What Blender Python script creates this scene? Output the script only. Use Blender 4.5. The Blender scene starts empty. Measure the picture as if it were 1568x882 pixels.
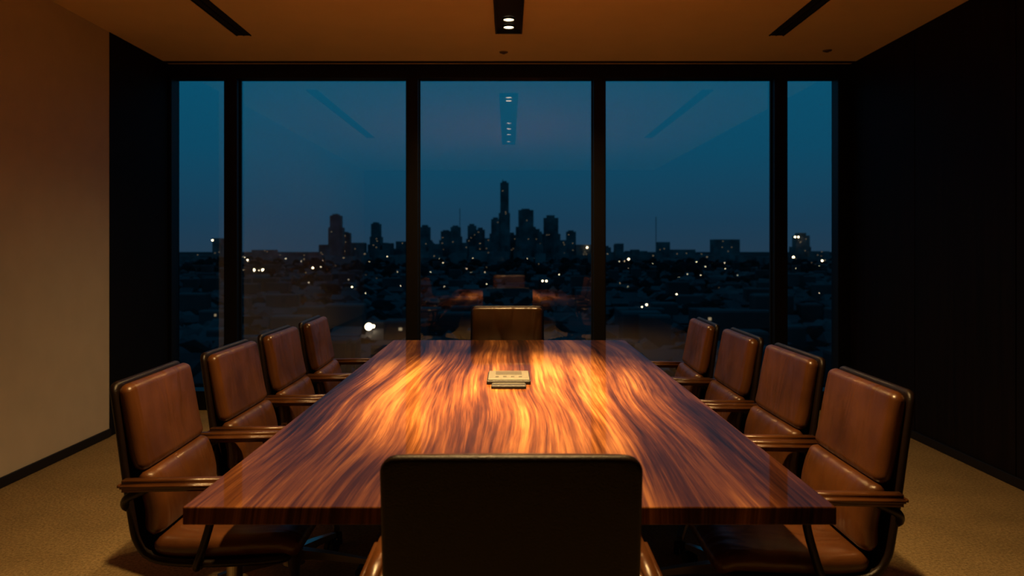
import bpy, bmesh, math, random
from mathutils import Vector, Matrix
random.seed(7)
S = bpy.context.scene
S.view_settings.view_transform = 'Standard'
COL = S.collection

# ---------------------------------------------------------------- helpers
def link(o, parent=None):
    COL.objects.link(o)
    if parent: o.parent = parent
    return o
def empty(name, loc=(0,0,0), rz=0):
    e = bpy.data.objects.new(name, None); e.location = loc; e.rotation_euler[2] = rz
    e.empty_display_size = .1
    return link(e)
def mesh_from(name, verts, faces, mat=None, smooth=False):
    m = bpy.data.meshes.new(name); m.from_pydata(verts, [], faces); m.update()
    if mat: m.materials.append(mat)
    if smooth:
        for p in m.polygons: p.use_smooth = True
    return m
def bm_mesh(name, bm, mat=None, smooth=False):
    m = bpy.data.meshes.new(name); bm.to_mesh(m); bm.free()
    if mat: m.materials.append(mat)
    if smooth:
        for p in m.polygons: p.use_smooth = True
    return m
def box_mesh(name, x0,x1,y0,y1,z0,z1, mat, bevel=0.0, seg=2):
    bm = bmesh.new()
    bmesh.ops.create_cube(bm, size=1)
    for v in bm.verts:
        v.co = Vector(((x0+x1)/2+v.co.x*(x1-x0),(y0+y1)/2+v.co.y*(y1-y0),(z0+z1)/2+v.co.z*(z1-z0)))
    if bevel>0:
        bmesh.ops.bevel(bm, geom=bm.edges[:], offset=bevel, segments=seg, affect='EDGES', profile=.5)
    return bm_mesh(name,bm,mat)
def box(name, x0,x1,y0,y1,z0,z1, mat, bevel=0.0, parent=None, seg=2):
    return link(bpy.data.objects.new(name, box_mesh(name,x0,x1,y0,y1,z0,z1,mat,bevel,seg)), parent)
def cyl_mesh(name, c, r1, r2, h, mat, seg=24, axis='Z'):
    bm = bmesh.new()
    bmesh.ops.create_cone(bm, cap_ends=True, segments=seg, radius1=r1, radius2=r2, depth=h)
    if axis=='X': bmesh.ops.rotate(bm, verts=bm.verts, matrix=Matrix.Rotation(math.pi/2,3,'Y'))
    if axis=='Y': bmesh.ops.rotate(bm, verts=bm.verts, matrix=Matrix.Rotation(math.pi/2,3,'X'))
    bmesh.ops.translate(bm, verts=bm.verts, vec=c)
    return bm_mesh(name,bm,mat)
def tube_mesh(name, pts, r, mat, n=10, flat=1.0):
    P=[Vector(p) for p in pts]; verts=[];faces=[]
    for i,p in enumerate(P):
        t=(P[min(i+1,len(P)-1)]-P[max(i-1,0)]).normalized()
        u=t.cross(Vector((1,0,0)))
        if u.length<.2: u=t.cross(Vector((0,0,1)))
        u.normalize(); w=t.cross(u)
        for k in range(n):
            a=2*math.pi*k/n
            verts.append(p+u*r*math.cos(a)*flat+w*r*math.sin(a))
    for i in range(len(P)-1):
        for k in range(n):
            faces.append((i*n+k,i*n+(k+1)%n,(i+1)*n+(k+1)%n,(i+1)*n+k))
    faces.append(tuple(range(n))[::-1]); faces.append(tuple((len(P)-1)*n+k for k in range(n)))
    return mesh_from(name,verts,faces,mat,True)
def catmull(pts, n=12):
    P=[Vector(p) for p in pts]; P=[2*P[0]-P[1]]+P+[2*P[-1]-P[-2]]; out=[]
    for i in range(1,len(P)-2):
        for k in range(n):
            t=k/n; a,b,c,d=P[i-1],P[i],P[i+1],P[i+2]
            out.append(.5*((2*b)+(c-a)*t+(2*a-5*b+4*c-d)*t*t+(3*b-a-3*c+d)*t**3))
    out.append(P[-2]); return out
def pad_mesh(name, path, width, thick, mat, puff=.01, rc=.03, dish=0.0):
    """Upholstered pad lofted along a side profile (y,z)."""
    pts=catmull([(0,p[0],p[1]) for p in path], 14)
    L=[0]
    for a,b in zip(pts,pts[1:]): L.append(L[-1]+(b-a).length)
    T=L[-1]; r=thick/2
    ds=[0.0004,.08*r,.25*r,.5*r,.8*r,r,rc*.55,rc*.8,rc]
    ds=sorted(set([d for d in ds if d<T/2]))
    N=max(6,int(T/.02)); m=max(ds)
    ss=ds+[m+(T-2*m)*i/N for i in range(1,N)]+[T-d for d in reversed(ds)]
    def at(s):
        for i in range(len(L)-1):
            if L[i+1]>=s:
                f=(s-L[i])/max(1e-9,L[i+1]-L[i]); p=pts[i].lerp(pts[i+1],f)
                t=(pts[i+1]-pts[i]).normalized(); return p,t
        return pts[-1],(pts[-1]-pts[-2]).normalized()
    verts=[];faces=[];cnt=None
    for s in ss:
        p,t=at(s)
        nrm=Vector((0,-t.z,t.y))
        d=min(s,T-s)
        e=1 if d>=r else math.sqrt(max(1e-4,1-(1-d/r)**2))
        w=1 if d>=rc else math.sqrt(max(1e-4,1-(1-d/rc)**2))
        hw=width/2-rc*(1-w); rr=r*e
        loop=[]
        K=14
        ix=hw-r
        for k in range(K+1): loop.append((-ix+2*ix*k/K, rr))
        for k in range(1,6): 
            a=math.pi/2-math.pi*k/6; loop.append((ix+r*math.cos(a), rr*math.sin(a)))
        for k in range(K+1): loop.append((ix-2*ix*k/K,-rr))
        for k in range(1,6):
            a=-math.pi/2-math.pi*k/6; loop.append((-ix+r*math.cos(a), rr*math.sin(a)))
        em=min(1,d/.06); em=em*em*(3-2*em)
        for x,o in loop:
            q=1-(x/(width/2))**2
            off=o
            if o>0: off+=puff*em*max(0,q)**.6
            off+=dish*(x/(width/2))**2
            verts.append(p+nrm*off+Vector((x,0,0)))
        cnt=len(loop)
    n=cnt
    for i in range(len(ss)-1):
        for k in range(n):
            faces.append((i*n+k,i*n+(k+1)%n,(i+1)*n+(k+1)%n,(i+1)*n+k))
    faces.append(tuple(range(n))[::-1]); faces.append(tuple((len(ss)-1)*n+k for k in range(n)))
    me=mesh_from(name,verts,faces,mat,True)
    bm=bmesh.new(); bm.from_mesh(me); bmesh.ops.recalc_face_normals(bm,faces=bm.faces); bm.to_mesh(me); bm.free()
    return me

# ---------------------------------------------------------------- materials
def mat(name):
    m=bpy.data.materials.new(name); m.use_nodes=True
    nt=m.node_tree; b=nt.nodes['Principled BSDF']
    return m,nt,b
def N(nt,t,**kw):
    n=nt.nodes.new(t)
    for k,v in kw.items():
        if k in n.inputs.keys(): n.inputs[k].default_value=v
        else: setattr(n,k,v)
    return n
def ramp(nt,stops,interp='LINEAR'):
    r=nt.nodes.new('ShaderNodeValToRGB'); r.color_ramp.interpolation=interp
    e=r.color_ramp.elements
    e[0].position=stops[0][0]; e[0].color=(*stops[0][1],1)
    e[1].position=stops[-1][0]; e[1].color=(*stops[-1][1],1)
    for p,c in stops[1:-1]:
        x=e.new(p); x.color=(*c,1)
    return r
def simple(name,c,rough=.5,metal=0,noise=0,nscale=20,bump=0,bscale=200,spec=.5,coat=0):
    m,nt,b=mat(name)
    b.inputs['Base Color'].default_value=(*c,1); b.inputs['Roughness'].default_value=rough
    b.inputs['Metallic'].default_value=metal; b.inputs['Specular IOR Level'].default_value=spec
    b.inputs['Coat Weight'].default_value=coat
    tc=N(nt,'ShaderNodeTexCoord')
    if noise:
        n=N(nt,'ShaderNodeTexNoise',Scale=nscale,Detail=6.0); nt.links.new(tc.outputs['Object'],n.inputs['Vector'])
        r=ramp(nt,[(.25,tuple(x*(1-noise) for x in c)),(.75,tuple(min(1,x*(1+noise)) for x in c))])
        nt.links.new(n.outputs['Fac'],r.inputs['Fac']); nt.links.new(r.outputs['Color'],b.inputs['Base Color'])
    if bump:
        n=N(nt,'ShaderNodeTexNoise',Scale=bscale,Detail=4.0); nt.links.new(tc.outputs['Object'],n.inputs['Vector'])
        bp=N(nt,'ShaderNodeBump',Strength=bump,Distance=.004)
        nt.links.new(n.outputs['Fac'],bp.inputs['Height']); nt.links.new(bp.outputs['Normal'],b.inputs['Normal'])
    return m
def emis(name,c,s):
    m,nt,b=mat(name); b.inputs['Base Color'].default_value=(0,0,0,1)
    b.inputs['Emission Color'].default_value=(*c,1); b.inputs['Emission Strength'].default_value=s
    return m

M_wall=simple('painted_plaster',(.62,.55,.44),.85,noise=.04,nscale=6,bump=.15,bscale=350)
M_ceil=simple('ceiling_paint',(.90,.68,.38),.9,noise=.03,nscale=4,bump=.1,bscale=300)
M_black=simple('black_anodised_metal',(.006,.0055,.0055),.5,noise=.1,spec=.3)
M_frame=simple('window_frame_metal',(.004,.004,.0045),.45,noise=.1,spec=.25)
M_darkpanel=simple('dark_stained_panel',(.004,.0032,.003),.7,noise=.3,nscale=3,spec=.15)
M_chrome=simple('brushed_steel',(.4,.37,.35),.28,metal=1,noise=.05)
M_shell=simple('dark_leather_shell',(.008,.0038,.0024),.38,noise=.15,nscale=30,bump=.25,bscale=260,spec=.35)
M_caster=simple('black_rubber',(.015,.015,.015),.6,noise=.1)

# dark wood wall panels
M_panel,nt,b=mat('dark_wood_veneer')
tc=N(nt,'ShaderNodeTexCoord'); mp=N(nt,'ShaderNodeMapping'); mp.inputs['Scale'].default_value=(30,30,1.2)
n=N(nt,'ShaderNodeTexNoise',Scale=1.0,Detail=6.0,Distortion=.4)
nt.links.new(tc.outputs['Object'],mp.inputs['Vector']); nt.links.new(mp.outputs['Vector'],n.inputs['Vector'])
r=ramp(nt,[(.3,(.0025,.0015,.001)),(.7,(.009,.0045,.0026))]); nt.links.new(n.outputs['Fac'],r.inputs['Fac'])
nt.links.new(r.outputs['Color'],b.inputs['Base Color']); b.inputs['Roughness'].default_value=.6; b.inputs['Specular IOR Level'].default_value=.12

# carpet
M_floor,nt,b=mat('wool_carpet')
tc=N(nt,'ShaderNodeTexCoord')
n=N(nt,'ShaderNodeTexNoise',Scale=75.0,Detail=6.0,Roughness=.75); nt.links.new(tc.outputs['Object'],n.inputs['Vector'])
n2=N(nt,'ShaderNodeTexNoise',Scale=3.0,Detail=4.0); nt.links.new(tc.outputs['Object'],n2.inputs['Vector'])
r=ramp(nt,[(.3,(.17,.115,.05)),(.7,(.57,.42,.205))]); nt.links.new(n.outputs['Fac'],r.inputs['Fac'])
r2=ramp(nt,[(.3,(.8,.8,.8)),(.7,(1,1,1))]); nt.links.new(n2.outputs['Fac'],r2.inputs['Fac'])
mx=N(nt,'ShaderNodeMix',data_type='RGBA',blend_type='MULTIPLY'); mx.inputs[0].default_value=1
nt.links.new(r.outputs['Color'],mx.inputs[6]); nt.links.new(r2.outputs['Color'],mx.inputs[7]); nt.links.new(mx.outputs[2],b.inputs['Base Color'])
bp=N(nt,'ShaderNodeBump',Strength=.6,Distance=.008); nt.links.new(n.outputs['Fac'],bp.inputs['Height']); nt.links.new(bp.outputs['Normal'],b.inputs['Normal'])
b.inputs['Roughness'].default_value=.95; b.inputs['Specular IOR Level'].default_value=.1

# leather
def leather(name,dark,light,rough=.36):
    M,nt,b=mat(name)
    tc=N(nt,'ShaderNodeTexCoord')
    oi=N(nt,'ShaderNodeObjectInfo')
    add=N(nt,'ShaderNodeVectorMath',operation='ADD')
    sc=N(nt,'ShaderNodeVectorMath',operation='SCALE'); sc.inputs['Scale'].default_value=7.3
    cmb=N(nt,'ShaderNodeCombineXYZ')
    for k in ('X','Y','Z'): nt.links.new(oi.outputs['Random'],cmb.inputs[k])
    nt.links.new(cmb.outputs[0],sc.inputs[0]); nt.links.new(sc.outputs[0],add.inputs[1]); nt.links.new(tc.outputs['Object'],add.inputs[0])
    n=N(nt,'ShaderNodeTexNoise',Scale=5.0,Detail=6.0); nt.links.new(add.outputs[0],n.inputs['Vector'])
    r=ramp(nt,[(.3,dark),(.7,light)]); nt.links.new(n.outputs['Fac'],r.inputs['Fac']); nt.links.new(r.outputs['Color'],b.inputs['Base Color'])
    mp=N(nt,'ShaderNodeMapping'); mp.inputs['Scale'].default_value=(8,4,2.4); mp.inputs['Rotation'].default_value=(0,.3,0)
    nt.links.new(add.outputs[0],mp.inputs['Vector'])
    w=N(nt,'ShaderNodeTexNoise',Scale=1.0,Detail=2.0,Distortion=.8); nt.links.new(mp.outputs['Vector'],w.inputs['Vector'])
    g=N(nt,'ShaderNodeTexVoronoi',Scale=260.0); nt.links.new(add.outputs[0],g.inputs['Vector'])
    b1=N(nt,'ShaderNodeBump',Strength=.42,Distance=.035); nt.links.new(w.outputs['Fac'],b1.inputs['Height'])
    b2=N(nt,'ShaderNodeBump',Strength=.12,Distance=.002); nt.links.new(g.outputs['Distance'],b2.inputs['Height']); nt.links.new(b1.outputs['Normal'],b2.inputs['Normal'])
    nt.links.new(b2.outputs['Normal'],b.inputs['Normal']); b.inputs['Roughness'].default_value=rough; b.inputs['Specular IOR Level'].default_value=.6
    return M
M_leather=leather('cognac_leather',(.052,.0165,.0042),(.125,.044,.011),.33)
M_leather_shade=leather('shaded_cognac_leather',(.03,.013,.003),(.08,.036,.010),.3)  # same cognac leather with shade painted into the colour, for the far-end chair

# table wood
M_wood,nt,b=mat('polished_walnut')
tc=N(nt,'ShaderNodeTexCoord')
mpw=N(nt,'ShaderNodeMapping'); mpw.inputs['Scale'].default_value=(1.4,.5,1)
nw=N(nt,'ShaderNodeTexNoise',Scale=1.2,Detail=1.0); nt.links.new(tc.outputs['Object'],mpw.inputs['Vector']); nt.links.new(mpw.outputs['Vector'],nw.inputs['Vector'])
va=N(nt,'ShaderNodeVectorMath',operation='MULTIPLY_ADD'); va.inputs[1].default_value=(.2,.0,0)
nt.links.new(nw.outputs['Color'],va.inputs[0]); nt.links.new(tc.outputs['Object'],va.inputs[2])
mp=N(nt,'ShaderNodeMapping'); mp.inputs['Scale'].default_value=(7,.5,1); nt.links.new(va.outputs[0],mp.inputs['Vector'])
n1=N(nt,'ShaderNodeTexNoise',Scale=1.0,Detail=4.0,Roughness=.55,Distortion=.1); nt.links.new(mp.outputs['Vector'],n1.inputs['Vector'])
mp2=N(nt,'ShaderNodeMapping'); mp2.inputs['Scale'].default_value=(70,1.3,1); nt.links.new(va.outputs[0],mp2.inputs['Vector'])
n2=N(nt,'ShaderNodeTexNoise',Scale=1.0,Detail=9.0,Roughness=.72); nt.links.new(mp2.outputs['Vector'],n2.inputs['Vector'])
mm=N(nt,'ShaderNodeMix',data_type='FLOAT'); mm.inputs[0].default_value=.42
nt.links.new(n1.outputs['Fac'],mm.inputs[2]); nt.links.new(n2.outputs['Fac'],mm.inputs[3])
r=ramp(nt,[(.38,(.012,.004,.002)),(.455,(.05,.015,.005)),(.525,(.13,.045,.013)),(.62,(.33,.14,.042))])
nt.links.new(mm.outputs[0],r.inputs['Fac']); nt.links.new(r.outputs['Color'],b.inputs['Base Color'])
bp=N(nt,'ShaderNodeBump',Strength=.03,Distance=.002); nt.links.new(n2.outputs['Fac'],bp.inputs['Height']); nt.links.new(bp.outputs['Normal'],b.inputs['Normal'])
b.inputs['Roughness'].default_value=.4; b.inputs['Specular IOR Level'].default_value=.03
b.inputs['Coat Weight'].default_value=.5; b.inputs['Coat Roughness'].default_value=.035; b.inputs['Coat IOR'].default_value=1.3

# glass
M_glass=bpy.data.materials.new('window_glass'); M_glass.use_nodes=True; nt=M_glass.node_tree; nt.nodes.clear()
o=N(nt,'ShaderNodeOutputMaterial'); tr=N(nt,'ShaderNodeBsdfTransparent'); tr.inputs[0].default_value=(.93,.97,.98,1)
gl=N(nt,'ShaderNodeBsdfGlossy'); gl.inputs['Roughness'].default_value=.0
fr=N(nt,'ShaderNodeFresnel',IOR=2.3); ms=N(nt,'ShaderNodeMixShader')
nt.links.new(fr.outputs[0],ms.inputs[0]); nt.links.new(tr.outputs[0],ms.inputs[1]); nt.links.new(gl.outputs[0],ms.inputs[2]); nt.links.new(ms.outputs[0],o.inputs[0])

# ---------------------------------------------------------------- room
XL,XR,H=-2.87,2.88,2.907
YB,YW=-2.2,6.72
box('floor',XL-.1,XR+.1,YB-.1,YW+.1,-.1,0,M_floor)
box('ceiling',XL-.1,XR+.1,YB-.1,YW+.1,H,H+.1,M_ceil)
box('wall_left',XL-.1,XL,YB,5.63,0,H,M_wall)
box('wall_left_dark_panel',XL-.1,XL+.003,5.63,YW+.1,0,H,M_darkpanel)
box('wall_back',XL-.1,XR+.1,YB-.1,YB,0,H,M_darkpanel)
wr=empty('wall_right')
ys=[6.72,5.56,4.45,3.34,2.23,1.12,.01,-1.1,-2.2]
for i in range(len(ys)-1):
    box('panel_%d'%(i+1),XR,XR+.1,ys[i+1]+.004,ys[i]-.004,.0,H,M_panel,.002,wr)
box('panel_backing',XR+.02,XR+.12,YB,YW,0,H,M_black,0,wr)
box('baseboard_left',XL,XL+.014,YB,5.63,0,.06,M_black,.003)
box('baseboard_right',XR-.014,XR-.0005,YB,YW-.12,0,.06,M_black,.003)

# window wall
yf0,yf1=6.60,6.74
wf=empty('window_frame')
box('head_rail',XL+.004,XR-.001,yf0,yf1,2.79,H-.001,M_frame,.003,wf)
box('sill_rail',XL+.004,XR-.015,yf0-.05,yf1,0.001,.16,M_frame,.004,wf)
for i,(a,c) in enumerate([(-2.40,-2.29),(-.864,-.765),(.715,.815),(2.24,2.35)]):
    box('mullion_%d'%(i+1),a,c,yf0,yf1,.155,2.795,M_frame,.003,wf)
    for sx in (a-.012,c+.0):
        box('glazing_bead_%d'%(i+1),sx,sx+.012,yf0+.07,yf0+.1,.155,2.795,M_frame,0,wf)
box('jamb_right',2.775,XR-.001,yf0,yf1,.155,2.795,M_frame,.003,wf)
box('jamb_left',XL+.004,XL+.03,yf0,yf1,.155,2.795,M_frame,.003,wf)
box('trim_1',XL+.004,XR-.001,6.50,6.53,H-.012,H-.0005,M_black,.002)
gx=[(XL+.03,-2.40),(-2.29,-.864),(-.765,.715),(.815,2.24),(2.35,2.775)]
for i,(a,c) in enumerate(gx):
    me=mesh_from('window_%d'%(i+1),[(a,6.69,.16),(c,6.69,.16),(c,6.69,2.79),(a,6.69,2.79)],[(0,1,2,3)],M_glass)
    link(bpy.data.objects.new('window_%d'%(i+1),me))

# ceiling slots
M_slotin=simple('diffuser_black',(.006,.006,.006),.7,noise=.1)
for k,sx in enumerate((-1.93,1.95)):
    e=empty('linear_air_diffuser',(sx,0,0))
    y0,y1=2.4,5.71
    box('slot',-.045,.045,y0,y1,H-.004,H-.0004,M_slotin,0,e)
    box('flange_outer',-.055,-.045,y0,y1,H-.008,H-.0004,M_black,.001,e)
    box('flange_inner',.045,.055,y0,y1,H-.008,H-.0004,M_black,.001,e)
    box('vane',-.004,.004,y0,y1,H-.007,H-.0004,M_black,0,e)
# sprinklers
M_spr=simple('sprinkler_metal',(.25,.17,.1),.4,metal=.6,noise=.1)
for p in ((-.04,6.2),(2.5,6.15)):
    e=empty('ceiling_sprinkler',(p[0],p[1],H))
    link(bpy.data.objects.new('escutcheon',cyl_mesh('escutcheon',(0,0,-.004),.03,.035,.007,M_spr)),e)
    link(bpy.data.objects.new('deflector',cyl_mesh('deflector',(0,0,-.014),.012,.012,.003,M_spr)),e)

# light fixture
M_lamp=emis('lamp_lens',(1,.74,.42),9)
M_fix=simple('fixture_black',(.008,.007,.006),.5,noise=.1)
fx=empty('ceiling_downlight_track')
FX0,FX1=1.95,5.54
box('housing_base',-.085,.085,FX0,FX1,H-.012,H-.0005,M_fix,0,fx)
box('rim_left',-.095,-.083,FX0,FX1,H-.04,H-.0005,M_fix,.002,fx)
box('rim_right',.083,.095,FX0,FX1,H-.04,H-.0005,M_fix,.002,fx)
box('rim_end_1',-.095,.095,FX1-.012,FX1,H-.04,H-.0005,M_fix,.002,fx)
box('rim_end_2',-.095,.095,FX0,FX0+.012,H-.04,H-.0005,M_fix,.002,fx)
WARM=(1.0,.60,.22)
# (y, power, cone degrees)
for i,(yy,pw,cone) in enumerate([(5.43,85,150),(5.25,85,150),(3.80,1300,46),(3.35,1200,46),(2.85,1100,42),(2.15,350,122)]):
    link(bpy.data.objects.new('lens_%d'%(i+1),cyl_mesh('lens',(0,yy,H-.016),.034,.034,.008,M_lamp,32)),fx)
    bm=bmesh.new()
    n=32
    vs=[]
    for rr,zz in ((.035,H-.013),(.035,H-.026),(.044,H-.026),(.044,H-.013)):
        vs.append([bm.verts.new((rr*math.cos(2*math.pi*k/n),yy+rr*math.sin(2*math.pi*k/n),zz)) for k in range(n)])
    for a in range(3):
        for k in range(n): bm.faces.new((vs[a][k],vs[a][(k+1)%n],vs[a+1][(k+1)%n],vs[a+1][k]))
    link(bpy.data.objects.new('bezel_%d'%(i+1),bm_mesh('bezel',bm,M_fix)),fx)
    L=bpy.data.lights.new('downlight_%d'%(i+1),'SPOT'); L.energy=pw; L.color=WARM; L.spot_size=math.radians(cone); L.spot_blend=1; L.shadow_soft_size=.035
    lo=bpy.data.objects.new('downlight_%d'%(i+1),L); lo.location=(0,yy,H-.06); link(lo,fx)

# ---------------------------------------------------------------- table
tb=empty('conference_table',(0,3.485,0))
box('tabletop',-.758,.762,-1.665,1.665,.708,.75,M_wood,.003,tb)
M_tdark=simple('table_base_dark',(.02,.01,.006),.45,noise=.2)
for i,yy in enumerate((-.95,.95)):
    box('pedestal_%d'%(i+1),-.16,.16,yy-.06,yy+.06,.02,.708,M_tdark,.008,tb)
    box('foot_%d'%(i+1),-.25,.25,yy-.09,yy+.09,.0,.025,M_tdark,.006,tb)
box('stretcher',-.03,.03,-.9,.9,.60,.70,M_tdark,.005,tb)

# conference hub on table
M_cream=simple('cream_lid',(.06,.056,.042),.4,noise=.4,nscale=45)
hb=empty('conference_hub',(0,3.56,.75))
box('body',-.098,.098,-.1,.16,0,.017,M_black,.005,hb)
box('lid',-.092,.092,-.092,.155,.017,.022,M_cream,.002,hb)
M_ink=simple('hub_buttons',(.018,.015,.01),.5,noise=.1)
box('display',-.06,.06,.04,.13,.022,.0235,M_ink,.0005,hb)
for k in range(4):
    box('button_%d'%k,-.06+.035*k,-.045+.035*k,-.03,-.01,.022,.024,M_ink,.0005,hb)
box('remote_body',-.075,.075,-.21,-.14,0,.014,M_black,.004,hb)
box('remote_strip',-.07,.07,-.16,-.145,.014,.016,M_cream,.0005,hb)

# ---------------------------------------------------------------- chairs
P={}
P['back_shell']=pad_mesh('back_shell',[(-.300,.955),(-.278,.80),(-.262,.68),(-.245,.56),(-.228,.485),(-.18,.435),(-.06,.42),(.1,.422),(.22,.432)][::-1],.505,.022,M_shell,0,.035,0)
P['back_cushion']=pad_mesh('back_cushion',[(-.268,.948),(-.250,.86),(-.232,.76),(-.215,.69)][::-1],.485,.045,M_leather,.014,.028,.004)
P['lumbar_cushion']=pad_mesh('lumbar_cushion',[(-.214,.69),(-.190,.63),(-.178,.57),(-.182,.50)][::-1],.485,.06,M_leather,.012,.02,.004)
P['seat_cushion']=pad_mesh('seat_cushion',[(-.19,.47),(-.08,.463),(.08,.468),(.19,.468),(.245,.445)][::-1],.485,.06,M_leather,.016,.03,0)
for sgn,nm in ((-1,'left'),(1,'right')):
    x=.287*sgn
    bm=bmesh.new(); bmesh.ops.create_cube(bm,size=1)
    for v in bm.verts: v.co=Vector((x+v.co.x*.055,-.095+v.co.y*.33,.666+v.co.z*.034+(.004 if v.co.y>0 else 0)))
    bmesh.ops.bevel(bm,geom=bm.edges[:],offset=.013,segments=4,affect='EDGES')
    P['armrest_'+nm]=bm_mesh('armrest_'+nm,bm,M_leather,True)
    P['arm_support_'+nm]=tube_mesh('arm_support_'+nm,catmull([(x,.0,.655),(x,.01,.60),(x,-.015,.50),(x*.98,-.04,.43),(x*.8,-.05,.408),(x*.3,-.05,.405)],6),.012,M_shell,10)
    P['arm_bracket_'+nm]=tube_mesh('arm_bracket_'+nm,catmull([(x,-.18,.655),(x,-.235,.63),(x*.9,-.257,.60),(x*.78,-.262,.58)],6),.012,M_shell,10)
P['tilt_mechanism']=box_mesh('tilt_mechanism',-.10,.10,-.14,.10,.37,.415,M_black,.012)
P['gas_column']=cyl_mesh('gas_column',(0,-.02,.245),.028,.024,.27,M_chrome)
P['hub']=cyl_mesh('hub',(0,-.02,.10),.045,.036,.07,M_chrome)
bm=bmesh.new(); bmc=bmesh.new()
for k in range(5):
    a=2*math.pi*k/5+.3
    R=Matrix.Rotation(a,4,'Z'); 
    vs=[]
    for (xx,hw,zb,zt) in ((.02,.026,.085,.125),(.16,.02,.08,.108),(.30,.014,.066,.085)):
        vs.append([bm.verts.new(R@Vector((xx,yy*hw,zz))+Vector((0,-.02,0))) for yy,zz in ((-1,zb),(1,zb),(.8,zt),(-.8,zt))])
    for i in range(2):
        for j in range(4): bm.faces.new((vs[i][j],vs[i][(j+1)%4],vs[i+1][(j+1)%4],vs[i+1][j]))
    bm.faces.new(vs[0]); bm.faces.new(vs[2][::-1])
    for off in (-.014,.014):
        t=bmesh.ops.create_cone(bmc,cap_ends=True,segments=18,radius1=.029,radius2=.029,depth=.018)
        bmesh.ops.rotate(bmc,verts=t['verts'],matrix=Matrix.Rotation(math.pi/2,3,'X'))
        for v in t['verts']: v.co=R@(v.co+Vector((.285,off,.029)))+Vector((0,-.02,0))
    t=bmesh.ops.create_cone(bmc,cap_ends=True,segments=10,radius1=.008,radius2=.008,depth=.05)
    for v in t['verts']: v.co=R@(v.co+Vector((.285,0,.055)))+Vector((0,-.02,0))
bmesh.ops.recalc_face_normals(bm,faces=bm.faces)
P['star_base']=bm_mesh('star_base',bm,M_chrome); P['casters']=bm_mesh('casters',bmc,M_caster)

def chair(x,y,rz,mat_override=None):
    e=empty('office_chair',(x,y,0),rz)
    for k,me in P.items():
        o=link(bpy.data.objects.new(k,me),e)
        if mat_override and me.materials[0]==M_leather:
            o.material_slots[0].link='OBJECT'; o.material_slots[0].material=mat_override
    return e
R90=math.pi/2
for y,dx,dr in ((2.56,-.875,.03),(3.21,-.86,-.01),(3.85,-.85,.0),(4.46,-.83,.03)): chair(dx,y,-R90+dr)
for y,dx,dr in ((2.43,.83,-.02),(3.08,.84,.01),(3.73,.83,-.01),(4.34,.80,-.03)): chair(dx,y,R90+dr)
chair(0.005,1.80,0)       # near end, back to camera
chair(-.01,5.13,math.pi,M_leather_shade)  # far end, shade painted into its leather colour

# ---------------------------------------------------------------- city outside
GZ=-35.0
def city_mat(name,c,lit=0):
    m,nt,b=mat(name); b.inputs['Roughness'].default_value=.9; b.inputs['Specular IOR Level'].default_value=.1
    tc=N(nt,'ShaderNodeTexCoord'); n=N(nt,'ShaderNodeTexNoise',Scale=.03,Detail=5.0)
    nt.links.new(tc.outputs['Object'],n.inputs['Vector'])
    r=ramp(nt,[(.3,tuple(x*.5 for x in c)),(.7,tuple(x*1.4 for x in c))]); nt.links.new(n.outputs['Fac'],r.inputs['Fac']); nt.links.new(r.outputs['Color'],b.inputs['Base Color'])
    return m
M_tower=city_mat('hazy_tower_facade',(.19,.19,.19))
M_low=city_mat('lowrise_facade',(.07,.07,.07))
M_roof=city_mat('lowrise_roofs',(.14,.13,.13))
M_tree=city_mat('tree_canopy',(.02,.022,.022))
M_ground=city_mat('city_ground',(.03,.03,.03))
M_cl=emis('street_light_glow',(1,.8,.5),8)
M_win=emis('lit_window_glow',(1,.72,.4),.35)
CV=[];CF=[];CM=[]
class Acc:
    def __init__(s,idx): s.V=[];s.F=[];s.i=idx
    def flush(s):
        j=len(CV); CV.extend(s.V); CF.extend([tuple(a+j for a in f) for f in s.F]); CM.extend([s.i]*len(s.F))
def addbox(V,F,x0,x1,y0,y1,z0,z1):
    i=len(V)
    V+= [(x0,y0,z0),(x1,y0,z0),(x1,y1,z0),(x0,y1,z0),(x0,y0,z1),(x1,y0,z1),(x1,y1,z1),(x0,y1,z1)]
    F+= [(i,i+3,i+2,i+1),(i+4,i+5,i+6,i+7),(i,i+1,i+5,i+4),(i+1,i+2,i+6,i+5),(i+2,i+3,i+7,i+6),(i+3,i,i+4,i+7)]
WN=Acc(6)
def litwin(x,y,z,w,h): addbox(WN.V,WN.F,x,x+w,y-.25,y-.05,z,z+h)
SK=[(-548,-516,103),(-516,-488,50),(-582,-548,14),(-488,-442,20),(-422,-398,78),(-398,-374,20),(-374,-346,2),(-346,-318,24),
(-272,-244,68),(-208,-178,55),(-178,-150,68),(-150,-126,20),(-126,-100,72),(-100,-74,60),(-74,-54,34),(-54,-26,92),(-26,0,204),(0,22,44),
(30,76,120),(76,102,54),(108,152,96),(152,178,28),(178,206,54),(206,252,14),(252,290,2),(-318,-272,8),(-244,-208,16),
(458,494,22),(498,572,-1),(572,630,-10),(630,708,30),(708,792,-26),(886,922,42),(922,982,-6),(800,886,-22),
(-908,-882,34),(-788,-718,-2),(-718,-598,-12),(-882,-788,-14),(-1022,-908,-16),(290,458,-14),(-1400,-1022,-20),(982,1400,-18)]
A=Acc(0);V,F=A.V,A.F
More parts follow.
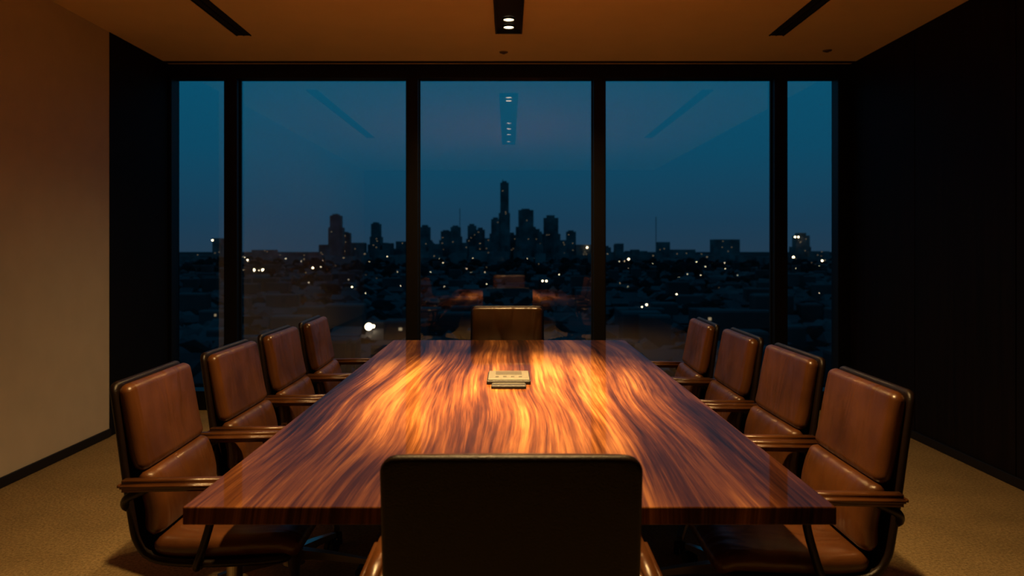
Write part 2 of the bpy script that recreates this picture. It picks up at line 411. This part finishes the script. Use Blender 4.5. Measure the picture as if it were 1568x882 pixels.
for (a,c,h) in SK:
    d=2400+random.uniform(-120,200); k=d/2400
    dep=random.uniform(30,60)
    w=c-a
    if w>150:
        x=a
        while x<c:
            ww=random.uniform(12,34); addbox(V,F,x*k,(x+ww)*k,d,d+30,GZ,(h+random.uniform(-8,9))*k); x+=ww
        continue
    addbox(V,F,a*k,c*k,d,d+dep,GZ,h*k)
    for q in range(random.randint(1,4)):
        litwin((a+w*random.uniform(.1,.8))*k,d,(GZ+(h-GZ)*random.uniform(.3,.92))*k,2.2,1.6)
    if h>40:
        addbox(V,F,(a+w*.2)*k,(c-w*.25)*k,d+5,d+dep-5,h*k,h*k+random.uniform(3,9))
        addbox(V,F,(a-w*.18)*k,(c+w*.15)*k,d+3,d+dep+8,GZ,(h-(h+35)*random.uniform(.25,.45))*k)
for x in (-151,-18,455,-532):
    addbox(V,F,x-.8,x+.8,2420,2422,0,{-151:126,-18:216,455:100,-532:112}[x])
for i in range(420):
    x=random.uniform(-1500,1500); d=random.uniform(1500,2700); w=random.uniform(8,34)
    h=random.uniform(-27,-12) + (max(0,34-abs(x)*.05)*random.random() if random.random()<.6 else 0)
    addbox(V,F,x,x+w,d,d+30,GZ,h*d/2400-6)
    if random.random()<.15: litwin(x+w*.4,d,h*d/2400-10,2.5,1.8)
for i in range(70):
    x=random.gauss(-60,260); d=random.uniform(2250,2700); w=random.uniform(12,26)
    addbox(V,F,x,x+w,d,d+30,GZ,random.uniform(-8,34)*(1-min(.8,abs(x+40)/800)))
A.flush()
A=Acc(1);B=Acc(2)
for i in range(4500):
    d=150*math.exp(random.uniform(0,2.6)); x=random.uniform(-.62,.62)*d*1.1
    w=random.uniform(5,10); dp=random.uniform(5,9); h=random.uniform(5,9.5)
    if random.random()<.05: h=random.uniform(12,18); w*=1.5
    z=GZ+h
    addbox(A.V,A.F,x,x+w,d,d+dp,GZ,z)
    if random.random()<.1: litwin(x+w*random.uniform(.1,.7),d,z-random.uniform(1.2,2.5),random.uniform(.5,1.2),.8)
    j=len(B.V)
    if h<10 and random.random()<.6:
        B.V+=[(x-.5,d-.5,z),(x+w+.5,d-.5,z),(x+w+.5,d+dp+.5,z),(x-.5,d+dp+.5,z),(x,d+dp/2,z+2.5),(x+w,d+dp/2,z+2.5)]
        B.F+=[(j,j+1,j+5,j+4),(j+2,j+3,j+4,j+5),(j+1,j+2,j+5),(j+3,j,j+4)]
    elif h<10:
        B.V+=[(x-.4,d-.4,z),(x+w+.4,d-.4,z),(x+w+.4,d+dp+.4,z),(x-.4,d+dp+.4,z),(x+w/2,d,z+3),(x+w/2,d+dp,z+3)]
        B.F+=[(j,j+4,j+5,j+3),(j+1,j+2,j+5,j+4),(j,j+1,j+4),(j+2,j+3,j+5)]
    else: addbox(B.V,B.F,x,x+w,d,d+dp,z,z+.6)
A.flush();B.flush();WN.flush()
bm=bmesh.new(); bmesh.ops.create_icosphere(bm,subdivisions=2,radius=1); bm.verts.ensure_lookup_table()
tv=[v.co.copy() for v in bm.verts]; tf=[tuple(v.index for v in f.verts) for f in bm.faces]; bm.free()
A=Acc(3)
for i in range(2200):
    d=140*math.exp(random.uniform(0,2.6)); x=random.uniform(-.62,.62)*d*1.1; r=random.uniform(2.5,5.5)
    if d>900: r*=1.5
    j=len(A.V); zc=GZ+r*random.uniform(.9,1.5)
    for v in tv:
        q=1+random.uniform(-.22,.22); A.V.append((x+v.x*r*1.3*q,d+v.y*r*q,zc+v.z*r*q))
    A.F+=[tuple(a+j for a in f) for f in tf]
A.flush()
A=Acc(4); A.V+=[(-6000,12,GZ),(6000,12,GZ),(6000,9000,GZ),(-6000,9000,GZ)]; A.F+=[(0,1,2,3)]; A.flush()
A=Acc(5)
def lightball(x,y,z,r):
    j=len(A.V)
    for v in tv: A.V.append((x+v.x*r,y+v.y*r,z+v.z*r))
    A.F.extend([tuple(a+j for a in f) for f in tf])
for (x,y,z,r) in [(-42,235,-22.0,1.1),(-40.8,236,-22.0,.5),(-310,953,-24.5,1.5),(-299,953,-24.5,1.5),(228,2280,5,2.4),(25,520,-20,.55),(22.5,520,-20,.5),(225,1470,-18,1.7),
    (60,341,-23,.4),(58,341,-24,.28),(654,1800,-18,2.4),(560,1400,-20,1.6),(866,2370,37,2.4),(876,2370,37,2.4),(-896,2370,27,2.4),(-250,1000,-23,1),(-500,1500,-20,1.3),(90,420,-23,.35),(-100,500,-23,.4)]:
    lightball(x,y,z,r)
for i in range(120):
    d=random.uniform(350,2200); x=random.uniform(-.5,.5)*d
    lightball(x,d,GZ+random.uniform(10,15),d*random.uniform(.00012,.00040))
A.flush()
me=mesh_from('city_skyline',CV,CF)
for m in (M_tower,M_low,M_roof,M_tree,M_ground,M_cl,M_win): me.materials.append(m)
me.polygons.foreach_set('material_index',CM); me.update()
link(bpy.data.objects.new('city_skyline',me))

# ---------------------------------------------------------------- world (dusk)
W=bpy.data.worlds.new('dusk_sky'); S.world=W; W.use_nodes=True; nt=W.node_tree
bg=nt.nodes['Background']; tc=N(nt,'ShaderNodeTexCoord'); sp=N(nt,'ShaderNodeSeparateXYZ')
nt.links.new(tc.outputs['Generated'],sp.inputs[0])
r=ramp(nt,[(0,(.018,.050,.090)),(.035,(.012,.054,.104)),(.12,(.005,.076,.146)),(.24,(.003,.095,.178)),(.45,(.002,.06,.12)),(1,(.002,.03,.07))])
nt.links.new(sp.outputs['Z'],r.inputs['Fac']); nt.links.new(r.outputs['Color'],bg.inputs['Color']); bg.inputs['Strength'].default_value=1.0

# ---------------------------------------------------------------- camera
cd=bpy.data.cameras.new('camera'); cam=bpy.data.objects.new('camera',cd); link(cam)
cam.location=(0,0,1.35); cam.rotation_euler=(math.pi/2,0,0)
cd.sensor_width=36; cd.lens=27.55; cd.shift_x=.0032; cd.shift_y=-.0383; cd.clip_end=20000; cd.clip_start=.05
cd.dof.use_dof=True; cd.dof.focus_distance=3.0; cd.dof.aperture_fstop=3.5
S.camera=cam
